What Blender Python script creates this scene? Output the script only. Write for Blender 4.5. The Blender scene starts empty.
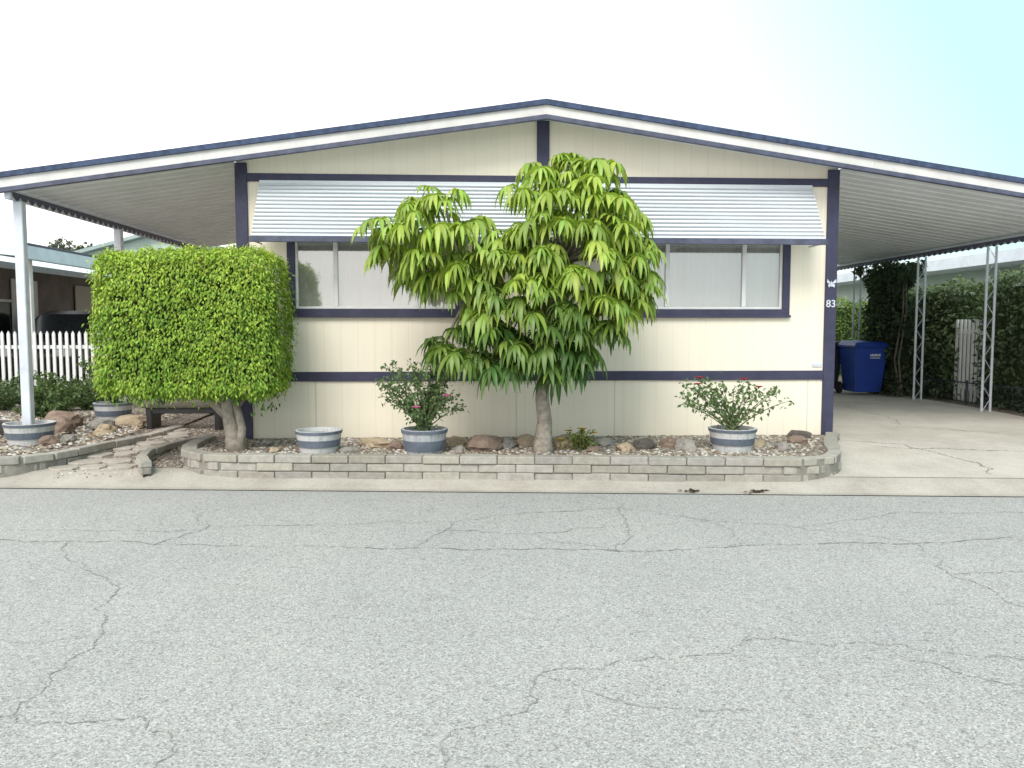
import bpy, bmesh, math, random
from mathutils import Vector, Matrix, noise
R = math.radians
rnd = random.Random(7)
scene = bpy.context.scene
col = scene.collection

# ------------------------------------------------------------ materials
def new_mat(name):
    m = bpy.data.materials.new(name); m.use_nodes = True
    nt = m.node_tree; b = nt.nodes["Principled BSDF"]
    return m, nt, b
def N(nt, t, **kw):
    n = nt.nodes.new(t)
    for k, v in kw.items(): setattr(n, k, v)
    return n
def ramp(nt, stops):
    r = nt.nodes.new("ShaderNodeValToRGB"); cr = r.color_ramp
    while len(cr.elements) < len(stops): cr.elements.new(0.5)
    for e, (p, c) in zip(cr.elements, stops):
        e.position = p; e.color = (c[0], c[1], c[2], 1)
    return r
def coords(nt):
    g = nt.nodes.new("ShaderNodeNewGeometry"); return g.outputs["Position"]
def mixc(nt, fac, a, b, mode='MIX'):
    m = nt.nodes.new("ShaderNodeMix"); m.data_type = 'RGBA'; m.blend_type = mode
    def s(i, v):
        if hasattr(v, "is_linked") or hasattr(v, "links"): nt.links.new(v, m.inputs[i])
        elif isinstance(v, (int, float)): m.inputs[i].default_value = v
        else: m.inputs[i].default_value = (v[0], v[1], v[2], 1)
    s(0, fac); s(6, a); s(7, b)
    return m.outputs[2]
def mathn(nt, op, a, b=None, c=None):
    m = nt.nodes.new("ShaderNodeMath"); m.operation = op
    for i, v in enumerate((a, b, c)):
        if v is None: continue
        if isinstance(v, (int, float)): m.inputs[i].default_value = v
        else: nt.links.new(v, m.inputs[i])
    return m.outputs[0]
def noisef(nt, scale, detail=4, rough=.6, vec=None):
    n = N(nt, "ShaderNodeTexNoise"); n.inputs["Scale"].default_value = scale
    n.inputs["Detail"].default_value = detail; n.inputs["Roughness"].default_value = rough
    nt.links.new(vec if vec is not None else coords(nt), n.inputs["Vector"])
    return n.outputs["Fac"]
def bump(nt, b, h, strength=.3, dist=.01):
    n = nt.nodes.new("ShaderNodeBump"); n.inputs["Strength"].default_value = strength
    n.inputs["Distance"].default_value = dist
    nt.links.new(h, n.inputs["Height"]); nt.links.new(n.outputs[0], b.inputs["Normal"])
def plain(name, c, rough=.6, var=.25, scale=6, bs=.1, metal=0, fine=60):
    m, nt, b = new_mat(name)
    f = noisef(nt, scale, 5, .65)
    lo = tuple(x*(1-var) for x in c); hi = tuple(min(1, x*(1+var*.6)) for x in c)
    r = ramp(nt, [(.3, lo), (.7, hi)]); nt.links.new(f, r.inputs[0])
    nt.links.new(r.outputs[0], b.inputs["Base Color"])
    b.inputs["Roughness"].default_value = rough; b.inputs["Metallic"].default_value = metal
    if bs: bump(nt, b, noisef(nt, fine, 3), bs, .005)
    return m

M = {}
M['navy'] = plain("navy_paint", (.042, .043, .090), .6, .3, 5, .15)
M['navytrim'] = plain("faded_navy_paint", (.085, .095, .15), .6, .4, 7, .15)
M['navy_roof'] = plain("navy_roofing", (.05, .075, .15), .8, .5, 12, .3)
M['white'] = plain("white_paint", (.78, .79, .80), .5, .10, 3, .05)
M['fascia'] = plain("fascia_white", (.69, .68, .67), .5, .16, 3, .05)
M['alu'] = plain("awning_aluminium", (.66, .70, .75), .55, .05, 2, .02, 0)
M['frame'] = plain("window_frame", (.75, .76, .77), .4, .08, 8, .03, .1)
M['postgrey'] = plain("post_paint", (.66, .70, .78), .5, .15, 6, .05)
M['ceiling'] = plain("ceiling_pan", (.80, .825, .86), .5, .10, 2, .03)
M['bark'] = plain("bark", (.36, .32, .27), .9, .45, 14, .6)
M['darkbark'] = plain("dark_bark", (.16, .14, .11), .9, .4, 14, .6)
M['stem'] = plain("green_stem", (.13, .16, .07), .7, .3, 10, .1)
M['black'] = plain("black_metal", (.02, .02, .022), .5, .3, 10, .1)
M['wood'] = plain("weathered_wood", (.10, .085, .07), .8, .4, 8, .3)
M['bluebin'] = plain("blue_plastic", (.014, .055, .34), .45, .15, 4, .05)
M['darkbin'] = plain("dark_plastic", (.02, .03, .05), .5, .2, 4, .05)
M['tyre'] = plain("rubber", (.02, .02, .02), .8, .2, 10, .1)
M['carpaint'] = plain("dark_car_paint", (.03, .02, .022), .25, .15, 3, 0)
M['hoop'] = plain("slate_blue_hoop", (.13, .155, .20), .7, .3, 10, .2)
M['soil'] = plain("potting_soil", (.06, .045, .03), .95, .5, 25, .6)
M['greenwall'] = plain("pale_green_wall", (.55, .66, .62), .7, .1, 2, .05)
M['beigewall'] = plain("beige_wall", (.50, .47, .42), .7, .12, 2, .05)
M['brownwall'] = plain("brown_wall", (.22, .19, .18), .8, .3, 2, .1)
M['darkglass'] = plain("dark_glass", (.02, .025, .03), .1, .2, 2, 0)
M['greyroof'] = plain("grey_roof", (.36, .45, .45), .8, .2, 4, .2)
M['paleroof'] = plain("pale_blue_roof", (.72, .82, .90), .7, .12, 4, .1)
M['curtain'] = plain("curtain_cloth", (.80, .80, .77), .9, .07, 2, .03)
M['interior'] = plain("interior", (.22, .22, .22), .9, .1, 3, 0)
M['pink'] = plain("pink_petal", (.78, .16, .42), .6, .3, 30, 0)
M['red'] = plain("red_petal", (.58, .04, .06), .6, .3, 30, 0)
M['yellowf'] = plain("yellow_petal", (.60, .42, .05), .6, .3, 30, 0)
M['crack'] = plain("crack_fill", (.275, .27, .255), .95, .3, 14, 0)
M['numeral'] = plain("numeral_paint", (.60, .66, .74), .4, .1, 10, 0)
M['shadehedge'] = plain("shade_core_green", (.03, .055, .015), 1, .3, 10, 0)  # near-black green, paints the shade inside the hedges

def rockmat(name, a, b_):
    m, nt, b = new_mat(name)
    f = noisef(nt, 9, 8, .7)
    r = ramp(nt, [(.3, a), (.7, b_)]); nt.links.new(f, r.inputs[0])
    nt.links.new(r.outputs[0], b.inputs["Base Color"]); b.inputs["Roughness"].default_value = .9
    bump(nt, b, noisef(nt, 30, 6, .7), .7, .02)
    return m
ROCKS = [rockmat("brown_rock", (.13, .09, .07), (.32, .24, .19)), rockmat("grey_rock", (.18, .17, .155), (.38, .36, .33)),
         rockmat("dark_rock", (.05, .045, .04), (.15, .13, .12)), rockmat("tan_rock", (.30, .23, .15), (.50, .41, .30))]
M['flag'] = rockmat("flagstone", (.32, .29, .25), (.52, .48, .43))

def siding(name, c, pitch, axis=0):
    m, nt, b = new_mat(name)
    p = coords(nt); s = nt.nodes.new("ShaderNodeSeparateXYZ"); nt.links.new(p, s.inputs[0])
    x = s.outputs[axis]; z = s.outputs[2]
    f = mathn(nt, 'FRACT', mathn(nt, 'DIVIDE', mathn(nt, 'ADD', x, 50.0), pitch))
    g = mathn(nt, 'LESS_THAN', f, .045)
    f2 = mathn(nt, 'FRACT', mathn(nt, 'DIVIDE', mathn(nt, 'ADD', x, 50.35), 1.22))
    g2 = mathn(nt, 'MULTIPLY', mathn(nt, 'LESS_THAN', f2, .013), mathn(nt, 'LESS_THAN', z, 1.0))
    big = noisef(nt, 1.3, 5, .6)
    mp = nt.nodes.new("ShaderNodeMapping"); mp.inputs["Scale"].default_value = (14, 14, .7)
    nt.links.new(p, mp.inputs[0])
    streak = noisef(nt, 1.0, 5, .7, mp.outputs[0])
    r = ramp(nt, [(.3, tuple(v*.97 for v in c)), (.7, c)]); nt.links.new(big, r.inputs[0])
    r2 = ramp(nt, [(.35, (.97, .965, .955)), (.6, (1, 1, 1))]); nt.links.new(streak, r2.inputs[0])
    c1 = mixc(nt, 1.0, r.outputs[0], r2.outputs[0], 'MULTIPLY')
    d = nt.nodes.new("ShaderNodeMapRange"); d.inputs[1].default_value = .22; d.inputs[2].default_value = .55
    d.inputs[3].default_value = .28; d.inputs[4].default_value = 0; nt.links.new(z, d.inputs[0])
    dd = mathn(nt, 'MULTIPLY', d.outputs[0], noisef(nt, 4, 5, .7))
    c1 = mixc(nt, dd, c1, (.45, .37, .28))
    gg = mathn(nt, 'MAXIMUM', mathn(nt, 'MULTIPLY', g, .13), mathn(nt, 'MULTIPLY', g2, .4))
    c2 = mixc(nt, gg, c1, (.38, .34, .28))
    nt.links.new(c2, b.inputs["Base Color"]); b.inputs["Roughness"].default_value = .7
    h = mathn(nt, 'SUBTRACT', mathn(nt, 'MULTIPLY', streak, .15), mathn(nt, 'MAXIMUM', g, g2))
    bump(nt, b, h, .3, .004)
    return m
M['siding'] = siding("cream_siding", (.89, .825, .695), .2032)
M['sidesiding'] = siding("cream_side_siding", (.89, .825, .695), .2032, 1)

def road_mat():
    m, nt, b = new_mat("aged_asphalt")
    p = coords(nt)
    v = N(nt, "ShaderNodeTexVoronoi"); v.inputs["Scale"].default_value = 140; nt.links.new(p, v.inputs["Vector"])
    sp = nt.nodes.new("ShaderNodeSeparateColor"); nt.links.new(v.outputs["Color"], sp.inputs[0])
    r = ramp(nt, [(0, (.21, .208, .205)), (.3, (.335, .332, .328)), (.7, (.40, .397, .39)), (1, (.54, .535, .525))])
    nt.links.new(sp.outputs[0], r.inputs[0])
    v2 = N(nt, "ShaderNodeTexVoronoi"); v2.inputs["Scale"].default_value = 50; nt.links.new(p, v2.inputs["Vector"])
    sp2 = nt.nodes.new("ShaderNodeSeparateColor"); nt.links.new(v2.outputs["Color"], sp2.inputs[0])
    r2 = ramp(nt, [(.0, (.76, .76, .76)), (.1, (1, 1, 1)), (.92, (1, 1, 1)), (1, (1.0, .95, .92))]); nt.links.new(sp2.outputs[1], r2.inputs[0])
    c = mixc(nt, 1, r.outputs[0], r2.outputs[0], 'MULTIPLY')
    r3 = ramp(nt, [(.3, (.88, .885, .89)), (.7, (1.0, .995, .98))]); nt.links.new(noisef(nt, .55, 6, .62), r3.inputs[0])
    c = mixc(nt, 1, c, r3.outputs[0], 'MULTIPLY')
    r4 = ramp(nt, [(.30, (.82, .81, .79)), (.42, (1, 1, 1))]); nt.links.new(noisef(nt, 2.3, 6, .7), r4.inputs[0])
    c = mixc(nt, .6, c, r4.outputs[0], 'MULTIPLY')
    nt.links.new(c, b.inputs["Base Color"]); b.inputs["Roughness"].default_value = .9
    bump(nt, b, v.outputs["Distance"], .3, .005)
    return m
M['road'] = road_mat()
def concrete(name, c, c2):
    m, nt, b = new_mat(name)
    r = ramp(nt, [(.3, c2), (.65, c)]); nt.links.new(noisef(nt, 1.6, 8, .68), r.inputs[0])
    r2 = ramp(nt, [(.35, (.85, .84, .82)), (.55, (1, 1, 1))]); nt.links.new(noisef(nt, 45, 3, .7), r2.inputs[0])
    c1 = mixc(nt, 1, r.outputs[0], r2.outputs[0], 'MULTIPLY')
    r3 = ramp(nt, [(.26, (.62, .60, .57)), (.38, (1, 1, 1))]); nt.links.new(noisef(nt, .9, 7, .72), r3.inputs[0])
    c1 = mixc(nt, .7, c1, r3.outputs[0], 'MULTIPLY')
    nt.links.new(c1, b.inputs["Base Color"]); b.inputs["Roughness"].default_value = .85
    bump(nt, b, noisef(nt, 90, 4), .2, .004)
    return m
M['drive'] = concrete("driveway_concrete", (.56, .52, .465), (.43, .395, .35))
M['gutter'] = concrete("gutter_concrete", (.46, .43, .385), (.33, .30, .265))
def gravel(name, cols, scale):
    m, nt, b = new_mat(name)
    p = coords(nt)
    v = N(nt, "ShaderNodeTexVoronoi"); v.inputs["Scale"].default_value = scale; nt.links.new(p, v.inputs["Vector"])
    sp = nt.nodes.new("ShaderNodeSeparateColor"); nt.links.new(v.outputs["Color"], sp.inputs[0])
    r = ramp(nt, cols); nt.links.new(sp.outputs[0], r.inputs[0])
    e = ramp(nt, [(0, (1, 1, 1)), (.6, (.35, .32, .3))]); nt.links.new(v.outputs["Distance"], e.inputs[0])
    c = mixc(nt, 1, r.outputs[0], e.outputs[0], 'MULTIPLY')
    nt.links.new(c, b.inputs["Base Color"]); b.inputs["Roughness"].default_value = .9
    inv = mathn(nt, 'SUBTRACT', 1.0, v.outputs["Distance"]); bump(nt, b, inv, .8, .02)
    return m
M['gravel'] = gravel("bed_gravel", [(0, (.24, .19, .15)), (.4, (.42, .36, .30)), (.75, (.58, .54, .48)), (1, (.72, .69, .65))], 32)
M['earth'] = gravel("yard_earth", [(0, (.20, .17, .13)), (.5, (.35, .31, .25)), (1, (.50, .45, .38))], 40)
def block_mat():
    m, nt, b = new_mat("slump_block")
    at = nt.nodes.new("ShaderNodeAttribute"); at.attribute_name = "Col"
    r = ramp(nt, [(.3, (.68, .66, .62)), (.7, (1, 1, 1))]); nt.links.new(noisef(nt, 14, 6, .7), r.inputs[0])
    c = mixc(nt, 1, at.outputs["Color"], r.outputs[0], 'MULTIPLY')
    nt.links.new(c, b.inputs["Base Color"]); b.inputs["Roughness"].default_value = .92
    bump(nt, b, noisef(nt, 55, 5, .7), .6, .01)
    return m
M['block'] = block_mat()
M['mortar'] = plain("mortar", (.24, .225, .20), .95, .25, 12, .4)

def leaf_mat(name, trans=.35, rough=.45):
    m, nt, b = new_mat(name)
    at = nt.nodes.new("ShaderNodeAttribute"); at.attribute_name = "Col"
    nt.links.new(at.outputs["Color"], b.inputs["Base Color"]); b.inputs["Roughness"].default_value = rough
    t = nt.nodes.new("ShaderNodeBsdfTranslucent")
    br = mixc(nt, 1, at.outputs["Color"], (1.0, 1.0, .55), 'MULTIPLY')
    nt.links.new(br, t.inputs[0])
    mx = nt.nodes.new("ShaderNodeMixShader"); mx.inputs[0].default_value = trans
    nt.links.new(b.outputs[0], mx.inputs[1]); nt.links.new(t.outputs[0], mx.inputs[2])
    nt.links.new(mx.outputs[0], nt.nodes["Material Output"].inputs[0])
    return m
M['leaf'] = leaf_mat("leaf", .35, .5)
M['leafwax'] = leaf_mat("waxy_leaf", .33, .42)
def glass_mat():
    m, nt, b = new_mat("window_glass")
    t = nt.nodes.new("ShaderNodeBsdfTransparent"); t.inputs[0].default_value = (.84, .85, .84, 1)
    g = nt.nodes.new("ShaderNodeBsdfGlossy"); g.inputs["Roughness"].default_value = .05
    g.inputs[0].default_value = (.66, .68, .68, 1)
    mx = nt.nodes.new("ShaderNodeMixShader"); mx.inputs[0].default_value = .42
    nt.links.new(t.outputs[0], mx.inputs[1]); nt.links.new(g.outputs[0], mx.inputs[2])
    nt.links.new(mx.outputs[0], nt.nodes["Material Output"].inputs[0])
    return m
M['glass'] = glass_mat()
def barrel_mat(name, a, bcol):
    m, nt, b = new_mat(name)
    mp = nt.nodes.new("ShaderNodeMapping"); mp.inputs["Scale"].default_value = (22, 22, 4); nt.links.new(coords(nt), mp.inputs[0])
    r = ramp(nt, [(.32, bcol), (.5, a)]); nt.links.new(noisef(nt, 1, 6, .7, mp.outputs[0]), r.inputs[0])
    nt.links.new(r.outputs[0], b.inputs["Base Color"]); b.inputs["Roughness"].default_value = .75
    bump(nt, b, noisef(nt, 40, 4), .4, .006)
    return m
M['barrel'] = barrel_mat("white_barrel_wood", (.56, .57, .58), (.38, .38, .38))
M['barrel2'] = barrel_mat("worn_barrel_wood", (.44, .46, .48), (.20, .22, .26))

# ------------------------------------------------------------ object helpers
def attach(o, p):
    o.parent = p
    root = p
    while root.parent is not None: root = root.parent
    o.matrix_parent_inverse = Matrix.Translation(root.location).inverted() if p.parent is None else Matrix.Identity(4)
def mesh_obj(name, verts, faces, mat, parent=None, smooth=False, cols=None, loc=None):
    me = bpy.data.meshes.new(name); me.from_pydata([tuple(v) for v in verts], [], faces); me.update()
    if mat is not None: me.materials.append(mat)
    if cols is not None:
        ca = me.color_attributes.new("Col", 'FLOAT_COLOR', 'POINT')
        flat = []
        for c in cols: flat += [c[0], c[1], c[2], 1.0]
        ca.data.foreach_set("color", flat)
    if smooth: me.polygons.foreach_set("use_smooth", [True]*len(me.polygons))
    o = bpy.data.objects.new(name, me); col.objects.link(o)
    if loc is not None: o.location = loc
    if parent is not None: attach(o, parent)
    return o
def thing(name, label, cat, loc=(0, 0, 0), group=None):
    e = bpy.data.objects.new(name, None); col.objects.link(e); e.location = loc; e.empty_display_size = .2
    e["label"] = label; e["category"] = cat
    if group: e["group"] = group
    return e
def tag(o, label, cat, group=None):
    o["label"] = label; o["category"] = cat
    if group: o["group"] = group
    return o
class MB:
    def __init__(s): s.v = []; s.f = []; s.c = []
    def add(s, vs, fs, c=None):
        n = len(s.v); s.v += [tuple(v) for v in vs]; s.f += [tuple(i+n for i in f) for f in fs]
        if c is not None: s.c += [c]*len(vs)
    def box(s, a, b, c=None):
        x0, y0, z0 = a; x1, y1, z1 = b
        s.add([(x0,y0,z0),(x1,y0,z0),(x1,y1,z0),(x0,y1,z0),(x0,y0,z1),(x1,y0,z1),(x1,y1,z1),(x0,y1,z1)],
              [(0,3,2,1),(4,5,6,7),(0,1,5,4),(1,2,6,5),(2,3,7,6),(3,0,4,7)], c)
    def hexa(s, p, c=None):
        s.add(p, [(0,3,2,1),(4,5,6,7),(0,1,5,4),(1,2,6,5),(2,3,7,6),(3,0,4,7)], c)
    def tube(s, pts, rad, seg=8, c=None, cap=True):
        pts = [Vector(p) for p in pts]; n = len(s.v); k = len(pts)
        up = Vector((0.13, .97, .2)).normalized()
        for i, p in enumerate(pts):
            d = (pts[min(i+1, k-1)]-pts[max(i-1, 0)]).normalized()
            u = d.cross(up)
            if u.length < .1: u = d.cross(Vector((1, 0, 0)))
            u.normalize(); w = d.cross(u).normalized()
            r = rad[i] if isinstance(rad, (list, tuple)) else rad
            for j in range(seg):
                a = 2*math.pi*j/seg
                s.v.append(tuple(p+u*(r*math.cos(a))+w*(r*math.sin(a))))
                if c is not None: s.c.append(c)
        for i in range(k-1):
            for j in range(seg):
                j2 = (j+1) % seg
                s.f.append((n+i*seg+j, n+i*seg+j2, n+(i+1)*seg+j2, n+(i+1)*seg+j))
        if cap:
            s.f.append(tuple(n+j for j in range(seg))[::-1]); s.f.append(tuple(n+(k-1)*seg+j for j in range(seg)))
    def lathe(s, prof, cx, cy, seg=28):
        n = len(s.v)
        for r, z in prof:
            for j in range(seg):
                a = 2*math.pi*j/seg; s.v.append((cx+r*math.cos(a), cy+r*math.sin(a), z))
        for i in range(len(prof)-1):
            for j in range(seg):
                j2 = (j+1) % seg
                s.f.append((n+i*seg+j, n+i*seg+j2, n+(i+1)*seg+j2, n+(i+1)*seg+j))
    def obj(s, name, mat, parent=None, smooth=False, loc=None):
        return mesh_obj(name, s.v, s.f, mat, parent, smooth, s.c if s.c else None, loc)
def bevel(o, w=.006, seg=1):
    m = o.modifiers.new("bevel", 'BEVEL'); m.width = w; m.segments = seg; m.limit_method = 'ANGLE'
    return o
def boxo(name, a, b, mat, parent=None, bv=.005):
    m = MB(); m.box(a, b); o = m.obj(name, mat, parent)
    if bv: bevel(o, bv)
    return o

# ------------------------------------------------------------ ground
def yk(x): return -2.06-.094*x
def gz(x, y):
    s = y-yk(x)
    if s <= 0: return 0.0
    if s < .34: return .09*(s/.34)
    if s < 2.1: return .09+(.20-.09)*(s-.34)/1.76
    if s < 6: return .20+.08*(s-2.1)/3.9
    return .28
def structure(o): o["kind"] = "structure"; return o
structure(mesh_obj("ground", [(-900,-900,-.03),(900,-900,-.03),(900,1500,-.03),(-900,1500,-.03)], [(0,1,2,3)], M['earth']))
structure(mesh_obj("road", [(-80,-26,0),(80,-26,0),(80,yk(80),0),(-80,yk(-80),0)], [(0,1,2,3)], M['road']))
def sheet(name, xs, srange, mat, off):
    v = []; f = []
    for x in xs:
        for s in srange:
            y = yk(x)+s; v.append((x, y, gz(x, y+1e-6)+off))
    n = len(srange)
    for i in range(len(xs)-1):
        for j in range(n-1):
            f.append((i*n+j, (i+1)*n+j, (i+1)*n+j+1, i*n+j+1))
    return structure(mesh_obj(name, v, f, mat))
xs = [-60,-30,-15]+[-10+i for i in range(21)]+[15,30,60]
sheet("yard", xs, [.30,.34,1.0,1.6,2.1,3,4,5,6,12,40,90], M['earth'], 0)
sheet("gutter", xs, [-.10,0,.1,.2,.34,.52], M['gutter'], .009)
v = []; f = []
ss = [.34, .7, 1.1, 1.6, 2.05, 2.3, 3, 4, 5, 6, 8, 14]
rows = []
for s in ss:
    xl = 2.4 if s < 2.1 else 3.62; xr = 7.45
    row = []
    for k in range(7):
        x = xl+(xr-xl)*k/6; y = yk(x)+s; row.append(len(v)); v.append((x, y, gz(x, y)+.014))
    rows.append(row)
for a, b_ in zip(rows, rows[1:]):
    for k in range(6): f.append((a[k], a[k+1], b_[k+1], b_[k]))
structure(mesh_obj("driveway", v, f, M['drive']))
def crack(mb, pts, w, zf, seed):
    r = random.Random(seed)
    P = [Vector(p) for p in pts]
    amp = .10
    for it in range(6):
        Q = [P[0]]
        for a, b_ in zip(P, P[1:]):
            d = b_-a; nrm = Vector((-d.y, d.x)).normalized()
            Q.append((a+b_)/2+nrm*r.uniform(-1, 1)*min(amp, d.length*.22)); Q.append(b_)
        P = Q; amp *= .6
    n = len(mb.v); k = len(P)
    for i, p in enumerate(P):
        d = P[min(i+1, k-1)]-P[max(i-1, 0)]; nrm = Vector((-d.y, d.x)).normalized()
        ww = w*(.1+1.1*r.random()**1.3)*(.45+1.1*abs(noise.noise(Vector((p.x*1.5, p.y*1.5, seed)))))*(1 if 1 < i < k-2 else .2)
        a = p+nrm*ww/2; b_ = p-nrm*ww/2
        mb.v.append((a.x, a.y, zf(a.x, a.y))); mb.v.append((b_.x, b_.y, zf(b_.x, b_.y)))
    for i in range(k-1): mb.f.append((n+2*i, n+2*i+1, n+2*i+3, n+2*i+2))
mb = MB(); zr = lambda x, y: .004
CR = [([(-7,-3.3),(-4.38,-3.63),(-3.21,-3.82),(-1.385,-4.03),(.17,-4.18),(1.51,-4.07),(3.27,-3.96),(6,-3.9)], .020),
 ([(-3.91,-3.70),(-3.12,-4.76),(-2.81,-5.55),(-2.78,-6.22),(-2.73,-6.52)], .012),
 ([(3.2,-6.3),(1.73,-6.10),(1.15,-5.89),(.573,-5.80),(.014,-6.01),(-.575,-6.19),(-.769,-6.58),(-.996,-6.84),(-1.2,-7.6)], .011),
 ([(2.42,-4.05),(2.22,-4.85),(2.25,-5.39),(2.6,-6.2)], .012),
 ([(-3.4,-6.4),(-2.78,-6.44),(-2.24,-6.50),(-1.99,-6.79),(-1.9,-7.4)], .010),
 ([(-1.385,-4.03),(-1.05,-3.26),(.43,-2.80),(1.72,-3.57),(2.42,-4.05)], .013),
 ([(.17,-4.18),(.35,-3.6),(.43,-2.8),(.3,-2.3)], .011),
 ([(-3.21,-3.82),(-3.0,-3.3),(-3.4,-2.5)], .011), ([(-.575,-6.19),(-.2,-6.5),(0.3,-6.6)], .007),
 ([(-1.2,-3.5),(-.4,-3.65),(.4,-3.4)], .012), ([(1.15,-5.89),(1.4,-6.3),(1.9,-6.6)], .007),
 ([(2.22,-4.85),(3.2,-4.6),(4.5,-4.4)], .010), ([(-2.81,-5.55),(-3.6,-5.6),(-4.5,-5.3)], .007),
 ([(1.72,-3.57),(2.8,-3.1),(4.2,-3.2)], .013), ([(-4.6,-3.3),(-3.3,-3.45),(-2.2,-3.3),(-1.05,-3.26)], .013),
 ([(-.4,-3.65),(-.1,-3.95),(.17,-4.18)], .010), ([(.9,-3.1),(1.2,-3.6),(1.0,-4.1)], .011)]
for i, (p, w) in enumerate(CR): crack(mb, p, w*1.1, zr, i+3)
zd = lambda x, y: gz(x, y)+.019
for i, p in enumerate([[(4.2,1.9),(5.0,.9),(5.9,.3),(6.9,-.2)], [(3.9,-.6),(5.0,-.9),(6.6,-1.1)], [(4.0,3.5),(5.4,3.2),(7.2,3.4)], [(5.0,.9),(5.4,2.0),(5.4,3.2)], [(3.5,-.1),(4.3,-.5),(4.6,-1.5),(4.4,-2.0)]]):
    crack(mb, p, .026, zd, i+40)
structure(mb.obj("road_cracks", M['crack']))

# ------------------------------------------------------------ mobile home
ZP = 4.20
def rz(x): return ZP-(.1475*x if x > 0 else -.145*x)
home = thing("mobile_home", "cream mobile home with navy trim and low gable roof", "mobile home", (0, 0, .15))
XW = 3.65; YB = 16.0
wins = [(-2.98, -1.06), (1.06, 2.98)]; WZ0, WZ1 = 1.83, 2.80
gx = [-XW, -2.98, -1.06, 1.06, 2.98, XW]; gzs = [.15, WZ0, WZ1, 3.38]
mb = MB()
for i in range(5):
    for j in range(3):
        if j == 1 and i in (1, 3): continue
        a, b_, c, d = gx[i], gx[i+1], gzs[j], gzs[j+1]
        mb.add([(a,0,c),(b_,0,c),(b_,0,d),(a,0,d)], [(0,1,2,3)])
mb.add([(-XW,0,3.38),(XW,0,3.38),(XW,0,rz(XW)-.1),(0,0,ZP-.1),(-XW,0,rz(-XW)-.1)], [(0,1,2,3,4)])
for (a, b_) in wins:
    mb.add([(a,0,WZ0),(b_,0,WZ0),(b_,.09,WZ0),(a,.09,WZ0)], [(0,1,2,3)])
    mb.add([(a,0,WZ1),(b_,0,WZ1),(b_,.09,WZ1),(a,.09,WZ1)], [(3,2,1,0)])
    mb.add([(a,0,WZ0),(a,.09,WZ0),(a,.09,WZ1),(a,0,WZ1)], [(0,1,2,3)])
    mb.add([(b_,0,WZ0),(b_,.09,WZ0),(b_,.09,WZ1),(b_,0,WZ1)], [(3,2,1,0)])
mb.obj("front_wall", M['siding'], home)
mb = MB()
for sx in (-XW, XW):
    zt = rz(sx)-.1; mb.add([(sx,0,.15),(sx,YB,.15),(sx,YB,zt),(sx,0,zt)], [(0,1,2,3)])
mb.add([(-XW,YB,.15),(XW,YB,.15),(XW,YB,rz(XW)-.1),(0,YB,ZP-.1),(-XW,YB,rz(-XW)-.1)], [(0,1,2,3,4)])
mb.obj("side_wall", M['sidesiding'], home)
mb = MB()
for x0, x1 in ((-3.66, 0), (0, 3.66)):
    mb.hexa([(x0,-.36,rz(x0)-.1),(x1,-.36,rz(x1)-.1),(x1,YB+.3,rz(x1)-.1),(x0,YB+.3,rz(x0)-.1),
             (x0,-.36,rz(x0)-.005),(x1,-.36,rz(x1)-.005),(x1,YB+.3,rz(x1)-.005),(x0,YB+.3,rz(x0)-.005)])
mb.obj("roof", M['fascia'], home)
def fascia(name, xa, xb, t0, t1, y0, y1, mat, parent):
    m = MB()
    za, zb = rz(xa), rz(xb)
    m.hexa([(xa,y0,za-t1),(xb,y0,zb-t1),(xb,y1,zb-t1),(xa,y1,za-t1),(xa,y0,za-t0),(xb,y0,zb-t0),(xb,y1,zb-t0),(xa,y1,za-t0)])
    return m.obj(name, mat, parent)
patio = thing("patio_cover", "white ribbed metal patio cover on painted posts", "patio cover", (-5, 3, .2))
carport = thing("carport", "white ribbed metal carport on lattice posts over driveway", "carport", (5.5, 3, .2))
XL, XR = -6.22, 7.42
def fset(xa, xb, parent):
    fascia("roof_edge", xa, xb, -.03, .03, -.43, -.30, M['navy_roof'], parent)
    fascia("fascia", xa, xb, .031, .14, -.40, -.36, M['fascia'], parent)
    fascia("lower_trim", xa, xb, .141, .19, -.415, -.35, M['navytrim'], parent)
fset(-3.9, 0, home); fset(0, 3.9, home); fset(XL, -3.902, patio); fset(3.902, XR, carport)
for s in (-1, 1):
    xa = s*XW
    a = min(xa, xa-s*.13)-.012*(s < 0); b_ = max(xa, xa-s*.13)+.012*(s > 0)
    boxo("corner_board", (a, -.03, .17), (b_, .1, rz(xa)-.12), M['navy'], home, .004)
boxo("belt_board", (-3.52, -.024, .955), (3.52, .0, 1.07), M['navy'], home, .003)
boxo("top_board", (-3.52, -.026, 3.335), (3.52, .0, 3.43), M['navy'], home, .003)
boxo("gable_post", (-.075, -.03, 3.431), (.075, .0, ZP-.12), M['navy'], home, .003)
m = MB()
for x0, x1 in ((-3.63, 0), (0, 3.63)):
    m.add([(x0,-.35,rz(x0)-.108),(x1,-.35,rz(x1)-.108),(x1,-.001,rz(x1)-.108),(x0,-.001,rz(x0)-.108)], [(3,2,1,0)])
m.obj("soffit", M['ceiling'], home)

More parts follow.
